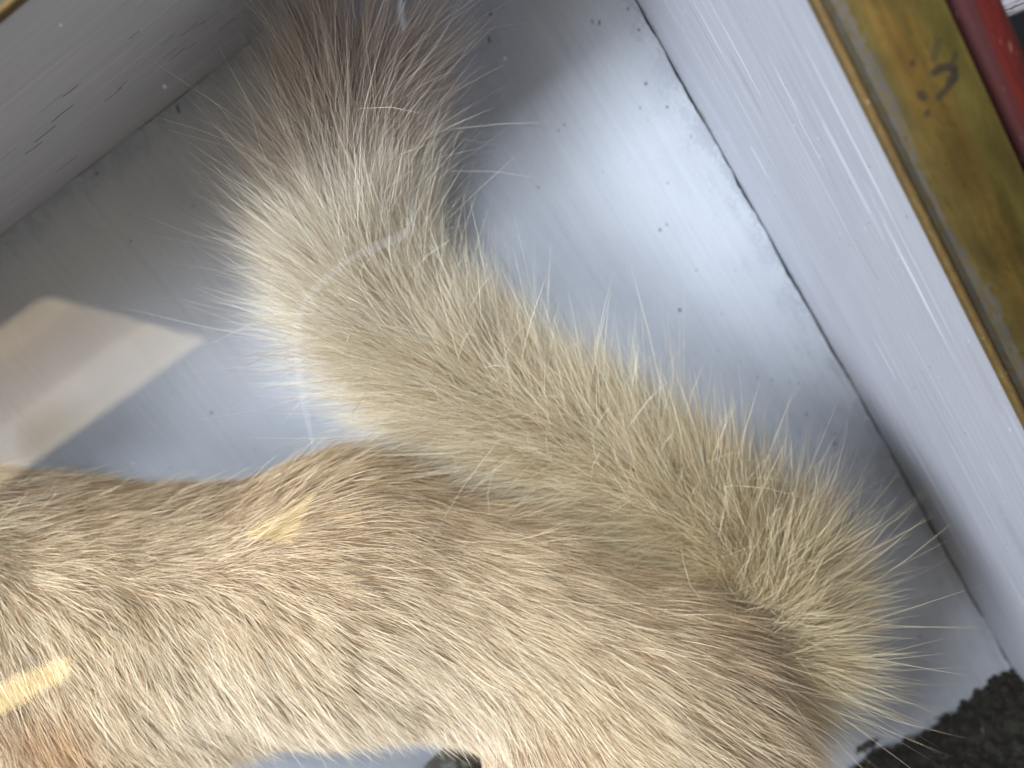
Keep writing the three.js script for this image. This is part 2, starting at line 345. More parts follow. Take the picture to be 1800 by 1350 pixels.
{
  const parts = [];
  const fleck = (x, y, r) => { const g = new THREE.IcosahedronGeometry(r, 0); g.scale(1, 0.7 + rnd() * 0.6, 0.4); g.rotateZ(rnd() * 6); g.translate(x, y, 0.1154); parts.push(g); };
  for (const [x, y] of DUST) fleck(x, y, 0.00007 + rnd() * 0.0001);
  for (let i = 0; i < 160; i++) fleck(lerp(X0, X1, rnd()), lerp(Y0, Y1, rnd()), 0.00003 + rnd() * 0.00006);
  const d = add(mergeGeometries(parts), new THREE.MeshStandardMaterial({ color: 0xa9adb4, roughness: 1 }), 'dust', glass);
  d.userData.kind = 'stuff'; d.position.z = -0.1158;
}

// ---------------------------------------------------------------- behind the case
const dark = add(new THREE.PlaneGeometry(1.6, 1.6), new THREE.MeshStandardMaterial({ color: new THREE.Color().setRGB(0.006, 0.006, 0.007), roughness: 0.95 }), 'wall', scene);
dark.position.set(0.2, -0.1, -0.06); dark.userData = { kind: 'structure', label: 'black wall behind the display case', category: 'wall' };
const TIMBER = [[0.1377, -0.043, 0.04], [0.1489, -0.0456, 0.04], [0.1497, -0.0276, 0.04], [0.1337, -0.0254, 0.04]];
{
  const t = thing('timber_board', 'pale weathered timber board beside the red edge of the case', 'board');
  const tex = texture(256, 256, (u, v) => {
    const n = noise2(u * 3, v * 26) * 22 + noise2(u * 12, v * 70) * 10 + (rnd() - 0.5) * 12, k = noise2(u * 4, v * 40 + 9) > 0.6 ? -70 : 0;
    return [176 + n + k, 170 + n + k, 172 + n + k];
  });
  const g = new RoundedBoxGeometry(0.06, 0.034, 0.012, 2, 0.002);
  const b = add(g, new THREE.MeshStandardMaterial({ map: mapOf(tex.canvas), roughness: 0.9 }), 'board', t);
  const a = new THREE.Vector3(...TIMBER[0]), c = new THREE.Vector3(...TIMBER[1]), d = c.clone().sub(a).normalize(), up = new THREE.Vector3(-d.y, d.x, 0);
  t.position.copy(a).addScaledVector(d, 0.018).addScaledVector(up, 0.017);
  t.rotation.z = Math.atan2(d.y, d.x);
}

// ---------------------------------------------------------------- soil on the case floor
const soilCol = [0.024, 0.0185, 0.0125];
function soilHeight(x, z) {
  return -0.2968 + 0.0024 * noise2(x * 55, z * 55) + 0.0022 * noise2(x * 150, z * 150 + 4) + 0.0016 * noise2(x * 380, z * 380) + 0.0008 * noise2(x * 900, z * 900) + 0.004 * sstep(0.02, 0.064, x) - 0.0018 * sstep(0.0, -0.05, x)
    + 0.0105 * sstep(0.035, 0.06, x) * sstep(0.035, 0.0, z) * 0.25;
}
{
  const g = new THREE.PlaneGeometry(W - 0.001, ZF - 0.002, 420, 130); g.rotateX(-Math.PI / 2); g.translate((X0 + X1) / 2, 0, ZF / 2);
  const p = g.attributes.position, col = [];
  for (let i = 0; i < p.count; i++) {
    const x = p.getX(i), z = p.getZ(i); p.setY(i, Math.max(Y0 + 0.0005, soilHeight(x, z)));
    const n = 0.75 + 0.4 * noise2(x * 90, z * 90 + 7) + 0.25 * rnd(), mossy = sstep(0.1, 0.6, noise2(x * 30 + 2, z * 30));
    col.push(soilCol[0] * n, soilCol[1] * n * (1 + 0.35 * mossy), soilCol[2] * n);
  }
  g.setAttribute('color', new THREE.Float32BufferAttribute(col, 3)); g.computeVertexNormals();
  const s = add(g, new THREE.MeshPhysicalMaterial({ vertexColors: true, roughness: 1, specularIntensity: 0.15 }), 'soil', scene);
  s.userData = { kind: 'structure', label: 'dark crumbly soil on the floor of the case', category: 'soil' };
  const crumb = new THREE.IcosahedronGeometry(1, 0);
  { const q = crumb.attributes.position; const m = new Map(); for (let i = 0; i < q.count; i++) { const k = [q.getX(i).toFixed(3), q.getY(i).toFixed(3), q.getZ(i).toFixed(3)].join(); if (!m.has(k)) m.set(k, 0.65 + 0.6 * rnd()); const f = m.get(k); q.setXYZ(i, q.getX(i) * f, q.getY(i) * f * 0.8, q.getZ(i) * f); } crumb.computeVertexNormals(); }
  const N = 6500, im = new THREE.InstancedMesh(crumb, new THREE.MeshPhysicalMaterial({ color: 0xffffff, roughness: 1, specularIntensity: 0.2 }), N);
  const o = new THREE.Object3D(), c = new THREE.Color();
  for (let i = 0; i < N; i++) {
    const near = i < 4200, x = near ? lerp(-0.09, X1 - 0.001, rnd()) : lerp(X0 + 0.002, X1 - 0.002, rnd()), z = 0.0008 + (ZF - 0.006) * Math.pow(rnd(), near ? 1.6 : 1);
    const r = 0.00025 + 0.0016 * Math.pow(rnd(), 3); o.position.set(x, soilHeight(x, z) + r * 0.3, z); o.rotation.set(rnd() * 6, rnd() * 6, rnd() * 6); o.scale.setScalar(r); o.updateMatrix();
    im.setMatrixAt(i, o.matrix);
    const k = 0.5 + rnd() * 0.9; c.setRGB(soilCol[0] * k, soilCol[1] * k * (rnd() < 0.3 ? 1.25 : 1), soilCol[2] * k); im.setColorAt(i, c);
  }
  im.name = 'soil_crumbs'; im.userData = { kind: 'stuff', label: 'loose dark crumbs lying on the soil', category: 'soil crumbs' }; im.castShadow = im.receiveShadow = true; scene.add(im);
  const litter = new THREE.InstancedMesh(new THREE.CylinderGeometry(0.00016, 0.0001, 1, 5), new THREE.MeshStandardMaterial({ color: 0xffffff, roughness: 0.9 }), 900);
  for (let i = 0; i < 900; i++) {
    const x = lerp(i < 600 ? -0.08 : X0 + 0.003, X1 - 0.004, rnd()), z = 0.002 + (ZF - 0.01) * Math.pow(rnd(), 1.4), l = 0.002 + 0.006 * rnd() * rnd();
    o.position.set(x, soilHeight(x, z) + 0.0006 + 0.0008 * rnd(), z); o.rotation.set(Math.PI / 2 + gauss() * 0.35, 0, rnd() * 6.3, 'YXZ'); o.rotation.y = rnd() * 6.3; const w = 0.6 + 1.6 * rnd(); o.scale.set(w, l, w); o.updateMatrix();
    litter.setMatrixAt(i, o.matrix); const k = rnd() < 0.10 ? 0.20 + 0.12 * rnd() : 0.012 + 0.035 * rnd(); c.setRGB(k, k * 0.88, k * 0.66); litter.setColorAt(i, c);
  }
  litter.name = 'plant_litter'; litter.userData = { kind: 'stuff', label: 'bits of straw and twig scattered on the soil', category: 'litter' }; litter.castShadow = litter.receiveShadow = true; scene.add(litter);
}
const MOSS = [-0.0051, -0.2894, 0.0005];
{
  const parts = [];
  for (let i = 0; i < 46; i++) { const g = new THREE.IcosahedronGeometry(0.0005 + 0.0009 * rnd(), 0); g.scale(1.3, 0.8, 0.7); g.rotateZ(rnd() * 3); g.translate(MOSS[0] + gauss() * 0.0036, MOSS[1] - 0.0003 + gauss() * 0.001, 0.0006 + rnd() * 0.0008); parts.push(g); }
  const m = add(mergeGeometries(parts), new THREE.MeshStandardMaterial({ color: new THREE.Color().setRGB(0.03, 0.028, 0.022), roughness: 1 }), 'moss_tuft', scene);
  m.userData = { label: 'small dark tuft of moss stuck on the back board above the soil', category: 'moss' };
}

// ---------------------------------------------------------------- crooked branch under the squirrel
const BRANCH = [[-0.1615, -0.293, 0.045, 0.0147], [-0.1435, -0.231, 0.045, 0.0199], [-0.1416, -0.1921, 0.042, 0.0212], [-0.1866, -0.1774, 0.048, 0.0165], [-0.2386, -0.1397, 0.055, 0.018], [-0.2678, -0.0946, 0.055, 0.02], [-0.287, -0.0679, 0.055, 0.019], [-0.3014, -0.0323, 0.05, 0.0164]];
const STUB = [[-0.1394, -0.1931, 0.045, 0.0167], [-0.1434, -0.1641, 0.04, 0.0111]];
{
  const br = thing('branch', 'crooked dark lichened branch under the belly of the squirrel', 'branch');
  const bark = new THREE.MeshStandardMaterial({ vertexColors: true, roughness: 0.95 });
  function limb(pts, name) {
    const c = new THREE.CatmullRomCurve3(pts.map((p) => new THREE.Vector3(p[0], p[1], p[2]))), n = 150, m = 56, pos = [], col = [], idx = [];
    const fr = c.computeFrenetFrames(n);
    for (let i = 0; i <= n; i++) {
      const t = i / n, p = c.getPoint(t), q = t * (pts.length - 1), k = Math.min(pts.length - 2, Math.floor(q)), r0 = lerp(pts[k][3], pts[k + 1][3], q - k) * (i === n ? 0.001 : Math.min(1, 0.6 + (1 - t) * n * 0.1));
      for (let j = 0; j <= m; j++) {
        const a = (j % m) / m * Math.PI * 2, nx = fr.normals[i], ny = fr.binormals[i], dx = Math.cos(a), dy = Math.sin(a);
        const d = nx.clone().multiplyScalar(dx).addScaledVector(ny, dy), w = p.clone().addScaledVector(d, r0);
        const ridge = noise3(w.x * 160, w.y * 160, w.z * 160) * 0.09 + noise3(w.x * 420, w.y * 420, w.z * 420) * 0.05 - 0.12 * Math.max(0, noise3(dx * 3, dy * 3, t * 9) - 0.25);
        w.addScaledVector(d, r0 * ridge); pos.push(w.x, w.y, w.z);
        const f = 0.7 + 0.5 * noise3(w.x * 300, w.y * 300, w.z * 300), li = sstep(0.15, 0.7, noise3(w.x * 70 + 5, w.y * 70, w.z * 70));
        col.push(lerp(0.085, 0.15, li) * f, lerp(0.072, 0.15, li) * f, lerp(0.055, 0.12, li) * f);
        if (i < n && j < m) { const o = i * (m + 1) + j; idx.push(o, o + m + 1, o + 1, o + 1, o + m + 1, o + m + 2); }
      }
    }
    const g = new THREE.BufferGeometry(); g.setAttribute('position', new THREE.Float32BufferAttribute(pos, 3)); g.setAttribute('color', new THREE.Float32BufferAttribute(col, 3)); g.setIndex(idx); g.computeVertexNormals();
    add(g, bark, name, br);
  }
  limb(BRANCH, 'limb');
  limb(STUB, 'stub');
}

// ---------------------------------------------------------------- the stuffed squirrel
const TORSO = [[-0.2248, -0.0034, 0.054, 0.0301], [-0.2179, -0.0225, 0.051, 0.042], [-0.1783, -0.0572, 0.054, 0.0414], [-0.1141, -0.0829, 0.054, 0.041], [-0.081, -0.1145, 0.056, 0.0342], [-0.0584, -0.1681, 0.062, 0.0461]];
const HEAD = [[-0.2248, -0.0034, 0.054, 0.0301], [-0.2451, 0.0036, 0.062, 0.0261], [-0.2679, -0.0047, 0.07, 0.0134]];
const THIGH = [[-0.0584, -0.1681, 0.062, 0.0461], [-0.0818, -0.2078, 0.066, 0.044]];
const SHANK = [[-0.0796, -0.1427, 0.082, 0.0166], [-0.1032, -0.1594, 0.082, 0.0108], [-0.1224, -0.1663, 0.075, 0.0073]];
const ARM = [[-0.2018, -0.0115, 0.08, 0.0163], [-0.2007, -0.033, 0.088, 0.0135], [-0.2076, -0.0544, 0.087, 0.0102], [-0.2289, -0.0803, 0.078, 0.0071]];
const EARS = [[-0.2119, 0.0208, 0.08, 0.0071], [-0.1983, 0.0318, 0.084, 0.0038], [-0.2502, 0.0228, 0.045, 0.0084], [-0.243, 0.0365, 0.042, 0.0047]];
const TAIL = [[-0.0284, -0.1676, 0.055, 0.014], [-0.0127, -0.1694, 0.05, 0.0127], [-0.0044, -0.1565, 0.045, 0.0117], [-0.0131, -0.1283, 0.041, 0.0111], [-0.0291, -0.0917, 0.038, 0.0104], [-0.0464, -0.0558, 0.036, 0.01], [-0.0571, -0.0237, 0.034, 0.0097], [-0.0569, 0.0003, 0.032, 0.0093], [-0.0475, 0.0222, 0.029, 0.0076], [-0.0334, 0.0384, 0.027, 0.0059], [-0.02, 0.0513, 0.026, 0.0036]];
const COMB = [[-0.1637, 0.0017, 0.987, -0.082, -0.139], [-0.1787, 0.0139, 0.964, -0.249, -0.095], [-0.1356, -0.0128, 0.984, 0.054, -0.171], [-0.1063, -0.0282, 0.985, -0.115, -0.13], [-0.0824, -0.0421, 0.924, -0.377, -0.058], [-0.1383, -0.0283, 0.898, -0.439, -0.039], [-0.1697, -0.0139, 0.726, -0.686, 0.048], [-0.1745, -0.0312, 0.211, -0.958, 0.196], [-0.1533, -0.0454, 0.16, -0.965, 0.206], [-0.1732, -0.0683, 0.091, -0.971, 0.219], [-0.1953, -0.0536, -0.012, -0.972, 0.236], [-0.2024, -0.0745, -0.149, -0.956, 0.254], [-0.1382, -0.0672, 0.16, -0.965, 0.206], [-0.1579, -0.0913, -0.081, -0.966, 0.245], [-0.0993, -0.0588, 0.749, -0.661, 0.039], [-0.1108, -0.0738, 0.375, -0.913, 0.159], [-0.1291, -0.0978, -0.046, -0.97, 0.241], [-0.1346, -0.1198, -0.284, -0.921, 0.267], [-0.0701, -0.0608, 0.678, -0.732, 0.067], [-0.0716, -0.0773, 0.599, -0.795, 0.095], [-0.0824, -0.0927, 0.422, -0.894, 0.147], [-0.0924, -0.1223, -0.012, -0.972, 0.236], [-0.1032, -0.1382, -0.381, -0.883, 0.274], [-0.049, -0.1036, 0.543, -0.832, 0.113], [-0.0648, -0.1284, 0.294, -0.939, 0.179], [-0.0818, -0.1551, -0.046, -0.97, 0.241], [-0.0329, -0.1259, 0.484, -0.865, 0.13], [-0.0483, -0.1518, 0.327, -0.93, 0.171], [-0.0614, -0.174, 0.126, -0.969, 0.213], [-0.0212, -0.1575, 0.391, -0.907, 0.155], [-0.0366, -0.1853, 0.294, -0.939, 0.179], [-0.0164, -0.1857, 0.543, -0.832, 0.113], [-0.0964, -0.178, -0.217, -0.941, 0.261], [-0.0688, -0.2049, 0.04, -0.973, 0.228], [-0.1985, -0.0246, -0.381, -0.883, 0.274], [-0.2114, -0.0428, -0.562, -0.779, 0.278], [-0.1901, -0.0185, -0.046, -0.97, 0.241], [-0.2221, -0.0614, -0.381, -0.883, 0.274], [-0.2031, 0.0215, 0.941, -0.33, -0.072], [-0.2309, 0.018, 0.599, -0.795, 0.095], [-0.0125, -0.156, 0.453, -0.88, 0.139]];
const DYES = [[-0.095, -0.0342, 0.026, "back"], [-0.0755, -0.0503, 0.022, "back"], [-0.1261, -0.0248, 0.024, "back"], [-0.061, -0.0683, 0.022, "back"], [-0.1569, -0.0001, 0.022, "back"], [-0.0438, -0.0948, 0.018, "back"], [-0.0301, -0.1194, 0.016, "back"], [-0.0187, -0.1395, 0.009, "back"], [-0.1675, -0.0089, 0.009, "back"], [-0.1923, -0.0495, 0.01, "rust"], [-0.1978, -0.0646, 0.012, "rust"], [-0.1902, -0.0474, 0.007, "rust"], [-0.0202, -0.1287, 0.0042, "dark"], [-0.0174, -0.1365, 0.0042, "dark"], [-0.015, -0.145, 0.0042, "dark"], [-0.0133, -0.1541, 0.0042, "dark"], [-0.0235, -0.1211, 0.0028, "dark"], [-0.0858, -0.1358, 0.01, "rust"], [-0.0937, -0.1402, 0.01, "rust"], [-0.0213, -0.1799, 0.012, "back"], [-0.1417, -0.1046, 0.022, "pale"], [-0.149, -0.0749, 0.024, "pale"], [-0.0961, -0.125, 0.014, "pale"], [-0.1091, -0.1016, 0.024, "pale"]];
const chains = [];
const chain = (pts, k, weight, tag) => { for (let i = 0; i + 1 < pts.length; i++) chains.push({ a: pts[i], b: pts[i + 1], k, weight, tag }); };
chain(TORSO, 0.016, 1, 'body');
chain(HEAD, 0.012, 0.25, 'body');
chain(THIGH, 0.014, 0.8, 'body');
chain(SHANK, 0.007, 1, 'leg');
chain(ARM, 0.008, 2.4, 'arm');
chains.push({ a: EARS[0], b: EARS[1], k: 0.006, weight: 0.2, tag: 'body' }, { a: EARS[2], b: EARS[3], k: 0.006, weight: 0.1, tag: 'body' });
chain(TAIL, 0.006, 0, 'tail');
for (const c of chains) { c.d = [c.b[0] - c.a[0], c.b[1] - c.a[1], c.b[2] - c.a[2]]; c.l2 = c.d[0] ** 2 + c.d[1] ** 2 + c.d[2] ** 2; }
function capsule(c, x, y, z) {
  const px = x - c.a[0], py = y - c.a[1], pz = z - c.a[2], t = clamp((px * c.d[0] + py * c.d[1] + pz * c.d[2]) / c.l2, 0, 1);
  return Math.hypot(px - t * c.d[0], py - t * c.d[1], pz - t * c.d[2]) - lerp(c.a[3], c.b[3], t);
}
const bodyOnly = chains.filter((c) => c.tag !== 'tail');
function sdf(x, y, z, list = bodyOnly) {
  let d = 1;
  for (const c of list) {
    const e = capsule(c, x, y, z);
    if (d === 1) { d = e; continue; }
    const h = clamp(0.5 + 0.5 * (e - d) / c.k, 0, 1);
    d = lerp(e, d, h) - c.k * h * (1 - h);
  }
  return d;
}
function slope(x, y, z) {
  const e = 0.0006, dx = sdf(x + e, y, z) - sdf(x - e, y, z), dy = sdf(x, y + e, z) - sdf(x, y - e, z), dz = sdf(x, y, z + e) - sdf(x, y, z - e), l = Math.hypot(dx, dy, dz) || 1;
  return [dx / l, dy / l, dz / l];
}
const squirrel = thing('stuffed_squirrel', 'stuffed pale cream squirrel with its bushy tail curled up over its back', 'squirrel');
{
  const res = 96, half = 0.215, cx = -0.125, cy = -0.085, cz = 0.055;
  const mc = new MarchingCubes(res, new THREE.MeshStandardMaterial(), false, false, 400000);
  mc.isolation = 0;
  for (let k = 0; k < res; k++) for (let j = 0; j < res; j++) for (let i = 0; i < res; i++) {
    const f = (n) => (n - res / 2) / (res / 2) * half;
    const z = cz + f(k);
    mc.field[i + j * res + k * res * res] = z < -0.01 || z > 0.13 ? -1 : -sdf(cx + f(i), cy + f(j), z, chains);
  }
  mc.update();
  const n = mc.count, pos = new Float32Array(n * 3), nor = new Float32Array(n * 3);
  for (let i = 0; i < n; i++) {
    pos[3 * i] = cx + mc.positionArray[3 * i] * half; pos[3 * i + 1] = cy + mc.positionArray[3 * i + 1] * half; pos[3 * i + 2] = cz + mc.positionArray[3 * i + 2] * half;
    for (let q = 0; q < 3; q++) nor[3 * i + q] = mc.normalArray[3 * i + q];
  }
  const g = new THREE.BufferGeometry(); g.setAttribute('position', new THREE.BufferAttribute(pos, 3)); g.computeVertexNormals();
  add(g, new THREE.MeshStandardMaterial({ color: new THREE.Color().setRGB(0.34, 0.235, 0.135), roughness: 1 }), 'body', squirrel);
  // glassy eye, nose and claws lie outside the picture but belong to the animal
  const eye = add(new THREE.SphereGeometry(0.0045, 24, 16), new THREE.MeshStandardMaterial({ color: 0x0a0806, roughness: 0.08 }), 'eye', squirrel); eye.position.set(HEAD[1][0] - 0.008, HEAD[1][1] + 0.004, HEAD[1][2] + 0.0225);
  const nose = add(new THREE.SphereGeometry(0.0035, 16, 12), new THREE.MeshStandardMaterial({ color: 0x3a2a26, roughness: 0.5 }), 'nose', squirrel); nose.position.set(HEAD[2][0] - 0.010, HEAD[2][1] - 0.008, HEAD[2][2]); nose.scale.set(0.8, 0.8, 1);
}

// hairs: tapering ribbons, seven triangles each
class Fur {
  constructor(n) { this.n = n; this.c = 0; this.pos = new Float32Array(n * 27); this.nor = new Float32Array(n * 27); this.col = new Float32Array(n * 27); this.idx = new Uint32Array(n * 21); }
  // points: five [x, y, z]; f: facing vector; w: width
  hair(pts, f, w, rgb) {
    if (this.c >= this.n) return;
    const h = this.c++, b = h * 9, P = this.pos, N = this.nor, C = this.col;
    for (let i = 0; i < 5; i++) {
      const a = pts[Math.max(0, i - 1)], e = pts[Math.min(4, i + 1)];
      let tx = e[0] - a[0], ty = e[1] - a[1], tz = e[2] - a[2]; const tl = Math.hypot(tx, ty, tz) || 1; tx /= tl; ty /= tl; tz /= tl;
      let sx = ty * f[2] - tz * f[1], sy = tz * f[0] - tx * f[2], sz = tx * f[1] - ty * f[0]; const sl = Math.hypot(sx, sy, sz) || 1; sx /= sl; sy /= sl; sz /= sl;
      const nx = sy * tz - sz * ty, ny = sz * tx - sx * tz, nz = sx * ty - sy * tx;
      const ww = w * 0.5 * [0.8, 1, 0.9, 0.58, 0][i];
      for (const s of i < 4 ? [1, -1] : [0]) {
        const v = (b + i * 2 + (s < 0 ? 1 : 0)) * 3;
        P[v] = pts[i][0] + s * sx * ww; P[v + 1] = pts[i][1] + s * sy * ww; P[v + 2] = pts[i][2] + s * sz * ww;
        // the two edges lean apart, so the strand shades like a thin round fibre
        N[v] = nx + s * sx * 0.7; N[v + 1] = ny + s * sy * 0.7; N[v + 2] = nz + s * sz * 0.7;
        const l = Math.hypot(N[v], N[v + 1], N[v + 2]); N[v] /= l; N[v + 1] /= l; N[v + 2] /= l;
        C[v] = rgb[0]; C[v + 1] = rgb[1]; C[v + 2] = rgb[2];
      }
    }
    let o = h * 21; const I = this.idx;
    for (let i = 0; i < 3; i++) { const q = b + i * 2; I[o++] = q; I[o++] = q + 2; I[o++] = q + 1; I[o++] = q + 1; I[o++] = q + 2; I[o++] = q + 3; }
    I[o++] = b + 6; I[o++] = b + 8; I[o++] = b + 7;
  }
  geometry() {
    const g = new THREE.BufferGeometry(), c = this.c;
    g.setAttribute('position', new THREE.BufferAttribute(this.pos.subarray(0, c * 27), 3)); g.setAttribute('normal', new THREE.BufferAttribute(this.nor.subarray(0, c * 27), 3)); g.setAttribute('color', new THREE.BufferAttribute(this.col.subarray(0, c * 27), 3));
    g.setIndex(new THREE.BufferAttribute(this.idx.subarray(0, c * 21), 1));
    return g;
  }
}
const furMat = new THREE.MeshPhysicalMaterial({ vertexColors: true, roughness: 0.65, specularIntensity: 0.4, side: THREE.DoubleSide });
const unit = (v) => { const l = Math.hypot(v[0], v[1], v[2]) || 1; return [v[0] / l, v[1] / l, v[2] / l]; };
const mixc = (a, b, t) => [lerp(a[0], b[0], t), lerp(a[1], b[1], t), lerp(a[2], b[2], t)];
const shade = (c) => { const k = 1.0 + gauss() * 0.15, w = gauss() * 0.025; return [clamp(c[0] * k, 0, 0.95), clamp(c[1] * (k - w), 0, 0.9), clamp(c[2] * (k - 2 * w), 0, 0.86)]; };
// keep a strand inside the case
function inside(p) {
  if (p[2] < 0.0025) p[2] = 0.0025 + (0.0025 - p[2]) * 0.04;
  if (p[2] > 0.1135) p[2] = 0.1135;
  if (p[0] > 0.0625) p[0] = 0.0625 - (p[0] - 0.0625) * 0.05;
  if (p[1] > 0.0815) p[1] = 0.0815 - (p[1] - 0.0815) * 0.05;
}
// a tuft of hairs sharing one guide: root, start and end direction, length
function tuft(fur, root, d0, d1, L, n, count, radius, clump, width, colour, stray, faceN, curly = 0.05) {
  const e1 = unit([d0[1] * n[2] - d0[2] * n[1], d0[2] * n[0] - d0[0] * n[2], d0[0] * n[1] - d0[1] * n[0]]), e2 = unit([n[1] * e1[2] - n[2] * e1[1], n[2] * e1[0] - n[0] * e1[2], n[0] * e1[1] - n[1] * e1[0]]);
  const wav = gauss() * curly * 0.8;
  for (let q = 0; q < count; q++) {
    const a = rnd() * 6.283, rr = radius * Math.sqrt(rnd()), ox = Math.cos(a) * rr, oy = Math.sin(a) * rr, len = L * (0.68 + 0.42 * rnd()) * (rnd() < 0.03 ? 1.12 : 1);
    const loose = rnd() < 0.16 ? 2.6 : 1, j = [gauss() * stray * loose, gauss() * stray * loose, gauss() * stray * loose], curl = gauss() * curly, keep = rnd() < 0.12 ? 0.1 : clump;
    const pts = [];
    for (let i = 0; i < 5; i++) {
      const s = i / 4, m = 1 - keep * s, bow = Math.sin(s * 3.1) * curl + Math.sin(s * 5) * wav;
      const p = [0, 1, 2].map((k) => root[k] + (e1[k] * ox + e2[k] * oy) * m + len * (d0[k] * s + (d1[k] - d0[k]) * s * s * 0.5 + j[k] * s * s + e1[k] * bow * s));
      inside(p); pts.push(p);
    }
    const tw = gauss() * 0.9, f = faceN ? unit([faceN[0] + e1[0] * tw, faceN[1] + e1[1] * tw, faceN[2] + e1[2] * tw]) : unit([gauss(), gauss(), gauss()]);
    fur.hair(pts, f, width * (0.7 + 0.6 * rnd()), shade(colour()));
  }
}

// body coat
const CREAM = [0.86, 0.715, 0.49], FAWN = [0.67, 0.49, 0.29], UNDER = [0.38, 0.26, 0.145];
const DYE = { back: [[0.79, 0.605, 0.38], [0.53, 0.36, 0.19], [0.28, 0.185, 0.10]], dark: [[0.40, 0.31, 0.22], [0.20, 0.145, 0.10], [0.10, 0.07, 0.05]], rust: [[0.66, 0.42, 0.215], [0.44, 0.24, 0.105], [0.2, 0.10, 0.045]], grey: [[0.78, 0.69, 0.55], [0.54, 0.43, 0.31], [0.28, 0.20, 0.135]], pale: [[0.88, 0.765, 0.58], [0.72, 0.57, 0.385], [0.45, 0.325, 0.20]] };
function coat(x, y, leg) {
  let c = [CREAM, FAWN, UNDER];
  for (const [dx, dy, r, k] of DYES) {
    if (leg && k !== 'rust') continue;
    const d2 = ((x - dx) ** 2 + (y - dy) ** 2) / (r * r), w = Math.exp(-d2) * 0.9;
    if (w > 0.03) c = c.map((v, i) => mixc(v, DYE[k][i], w));
  }
  return c;
}
function combAt(x, y) {
  let sx = 0, sy = 0, sz = 0;
  for (const [cx, cy, dx, dy, dz] of COMB) { const d2 = (x - cx) ** 2 + (y - cy) ** 2 + 0.00004, w = 1 / (d2 * d2); sx += dx * w; sy += dy * w; sz += dz * w; }
  return unit([sx, sy, sz]);
}
const cum = []; { let s = 0; for (const c of bodyOnly) { s += c.weight * (Math.sqrt(c.l2) + 0.02) * (c.a[3] + c.b[3]); cum.push(s); } }
function skinPoint() {
  for (let tries = 0; tries < 60; tries++) {
    const q = rnd() * cum[cum.length - 1]; let k = 0; while (cum[k] < q) k++;
    const c = bodyOnly[k], t = rnd(), u = unit([gauss(), gauss(), gauss()]), r = lerp(c.a[3], c.b[3], t);
    let p = [0, 1, 2].map((i) => c.a[i] + c.d[i] * t + u[i] * r), d = sdf(...p);
    if (d < -0.014) continue;
    for (let i = 0; i < 4; i++) { const n = slope(...p); d = sdf(...p); p = [p[0] - n[0] * d, p[1] - n[1] * d, p[2] - n[2] * d]; }
    const n = slope(...p);
    if (n[2] < -0.35 && rnd() < 0.8) continue;
    return { p, n, leg: c.tag !== 'body' };
  }
  return null;
}
function bodyGuide(fur, count, L0, lift, width, tone, radius, clump, stray) {
  const s = skinPoint(); if (!s) return;
  const { p, n } = s, g = combAt(p[0], p[1]);
  const w = noise3(p[0] * 55, p[1] * 55, p[2] * 55) * 0.16 + noise3(p[0] * 170, p[1] * 170, p[2] * 170) * 0.12 + gauss() * 0.15;
  const dn = g[0] * n[0] + g[1] * n[1] + g[2] * n[2];
  let t = unit([g[0] - dn * n[0], g[1] - dn * n[1], g[2] - dn * n[2]]);
  const b = [n[1] * t[2] - n[2] * t[1], n[2] * t[0] - n[0] * t[2], n[0] * t[1] - n[1] * t[0]];
  t = unit([t[0] + b[0] * w, t[1] + b[1] * w, t[2] + b[2] * w]);
  const l = lift + gauss() * 0.12, d0 = unit([t[0] + n[0] * l, t[1] + n[1] * l, t[2] + n[2] * l]), l1 = l * 0.25, d1 = unit([t[0] + n[0] * l1, t[1] + n[1] * l1, t[2] + n[2] * l1]);
  const c = coat(p[0], p[1], s.leg), root = [p[0] - n[0] * 0.001, p[1] - n[1] * 0.001, p[2] - n[2] * 0.001];
  const L = L0 * (s.leg ? 0.55 : 1) * (1 + 0.55 * sstep(-0.045, -0.015, p[0])) * (0.85 + 0.3 * rnd()) * (1 + 0.25 * noise3(p[0] * 40, p[1] * 40, 5));
  tuft(fur, root, d0, d1, L, n, count, radius, clump, width, () => tone(c), stray, n);
}
const bodyFur = new Fur(250000);
for (let i = 0; i < 5000; i++) bodyGuide(bodyFur, 8, 0.0085, 0.6, 0.00022, (c) => mixc(c[2], c[1], rnd() * 0.8), 0.0026, 0.1, 0.10);
for (let i = 0; i < 18000; i++) bodyGuide(bodyFur, 10, 0.0150, 0.30, 0.00013, (c) => { const q = rnd(); return q < 0.5 ? c[0] : q < 0.88 ? c[1] : c[2]; }, 0.0026, 0.12, 0.075);
for (let i = 0; i < 13000; i++) bodyGuide(bodyFur, 2, 0.0180, 0.28 + 0.7 * rnd() * rnd(), 0.00014, (c) => mixc(c[0], c[1], 0.35 * rnd()), 0.0026, 0.05, 0.11);
add(bodyFur.geometry(), furMat, 'body_fur', squirrel, 'short pale fawn coat with a browner back').userData.kind = 'stuff';

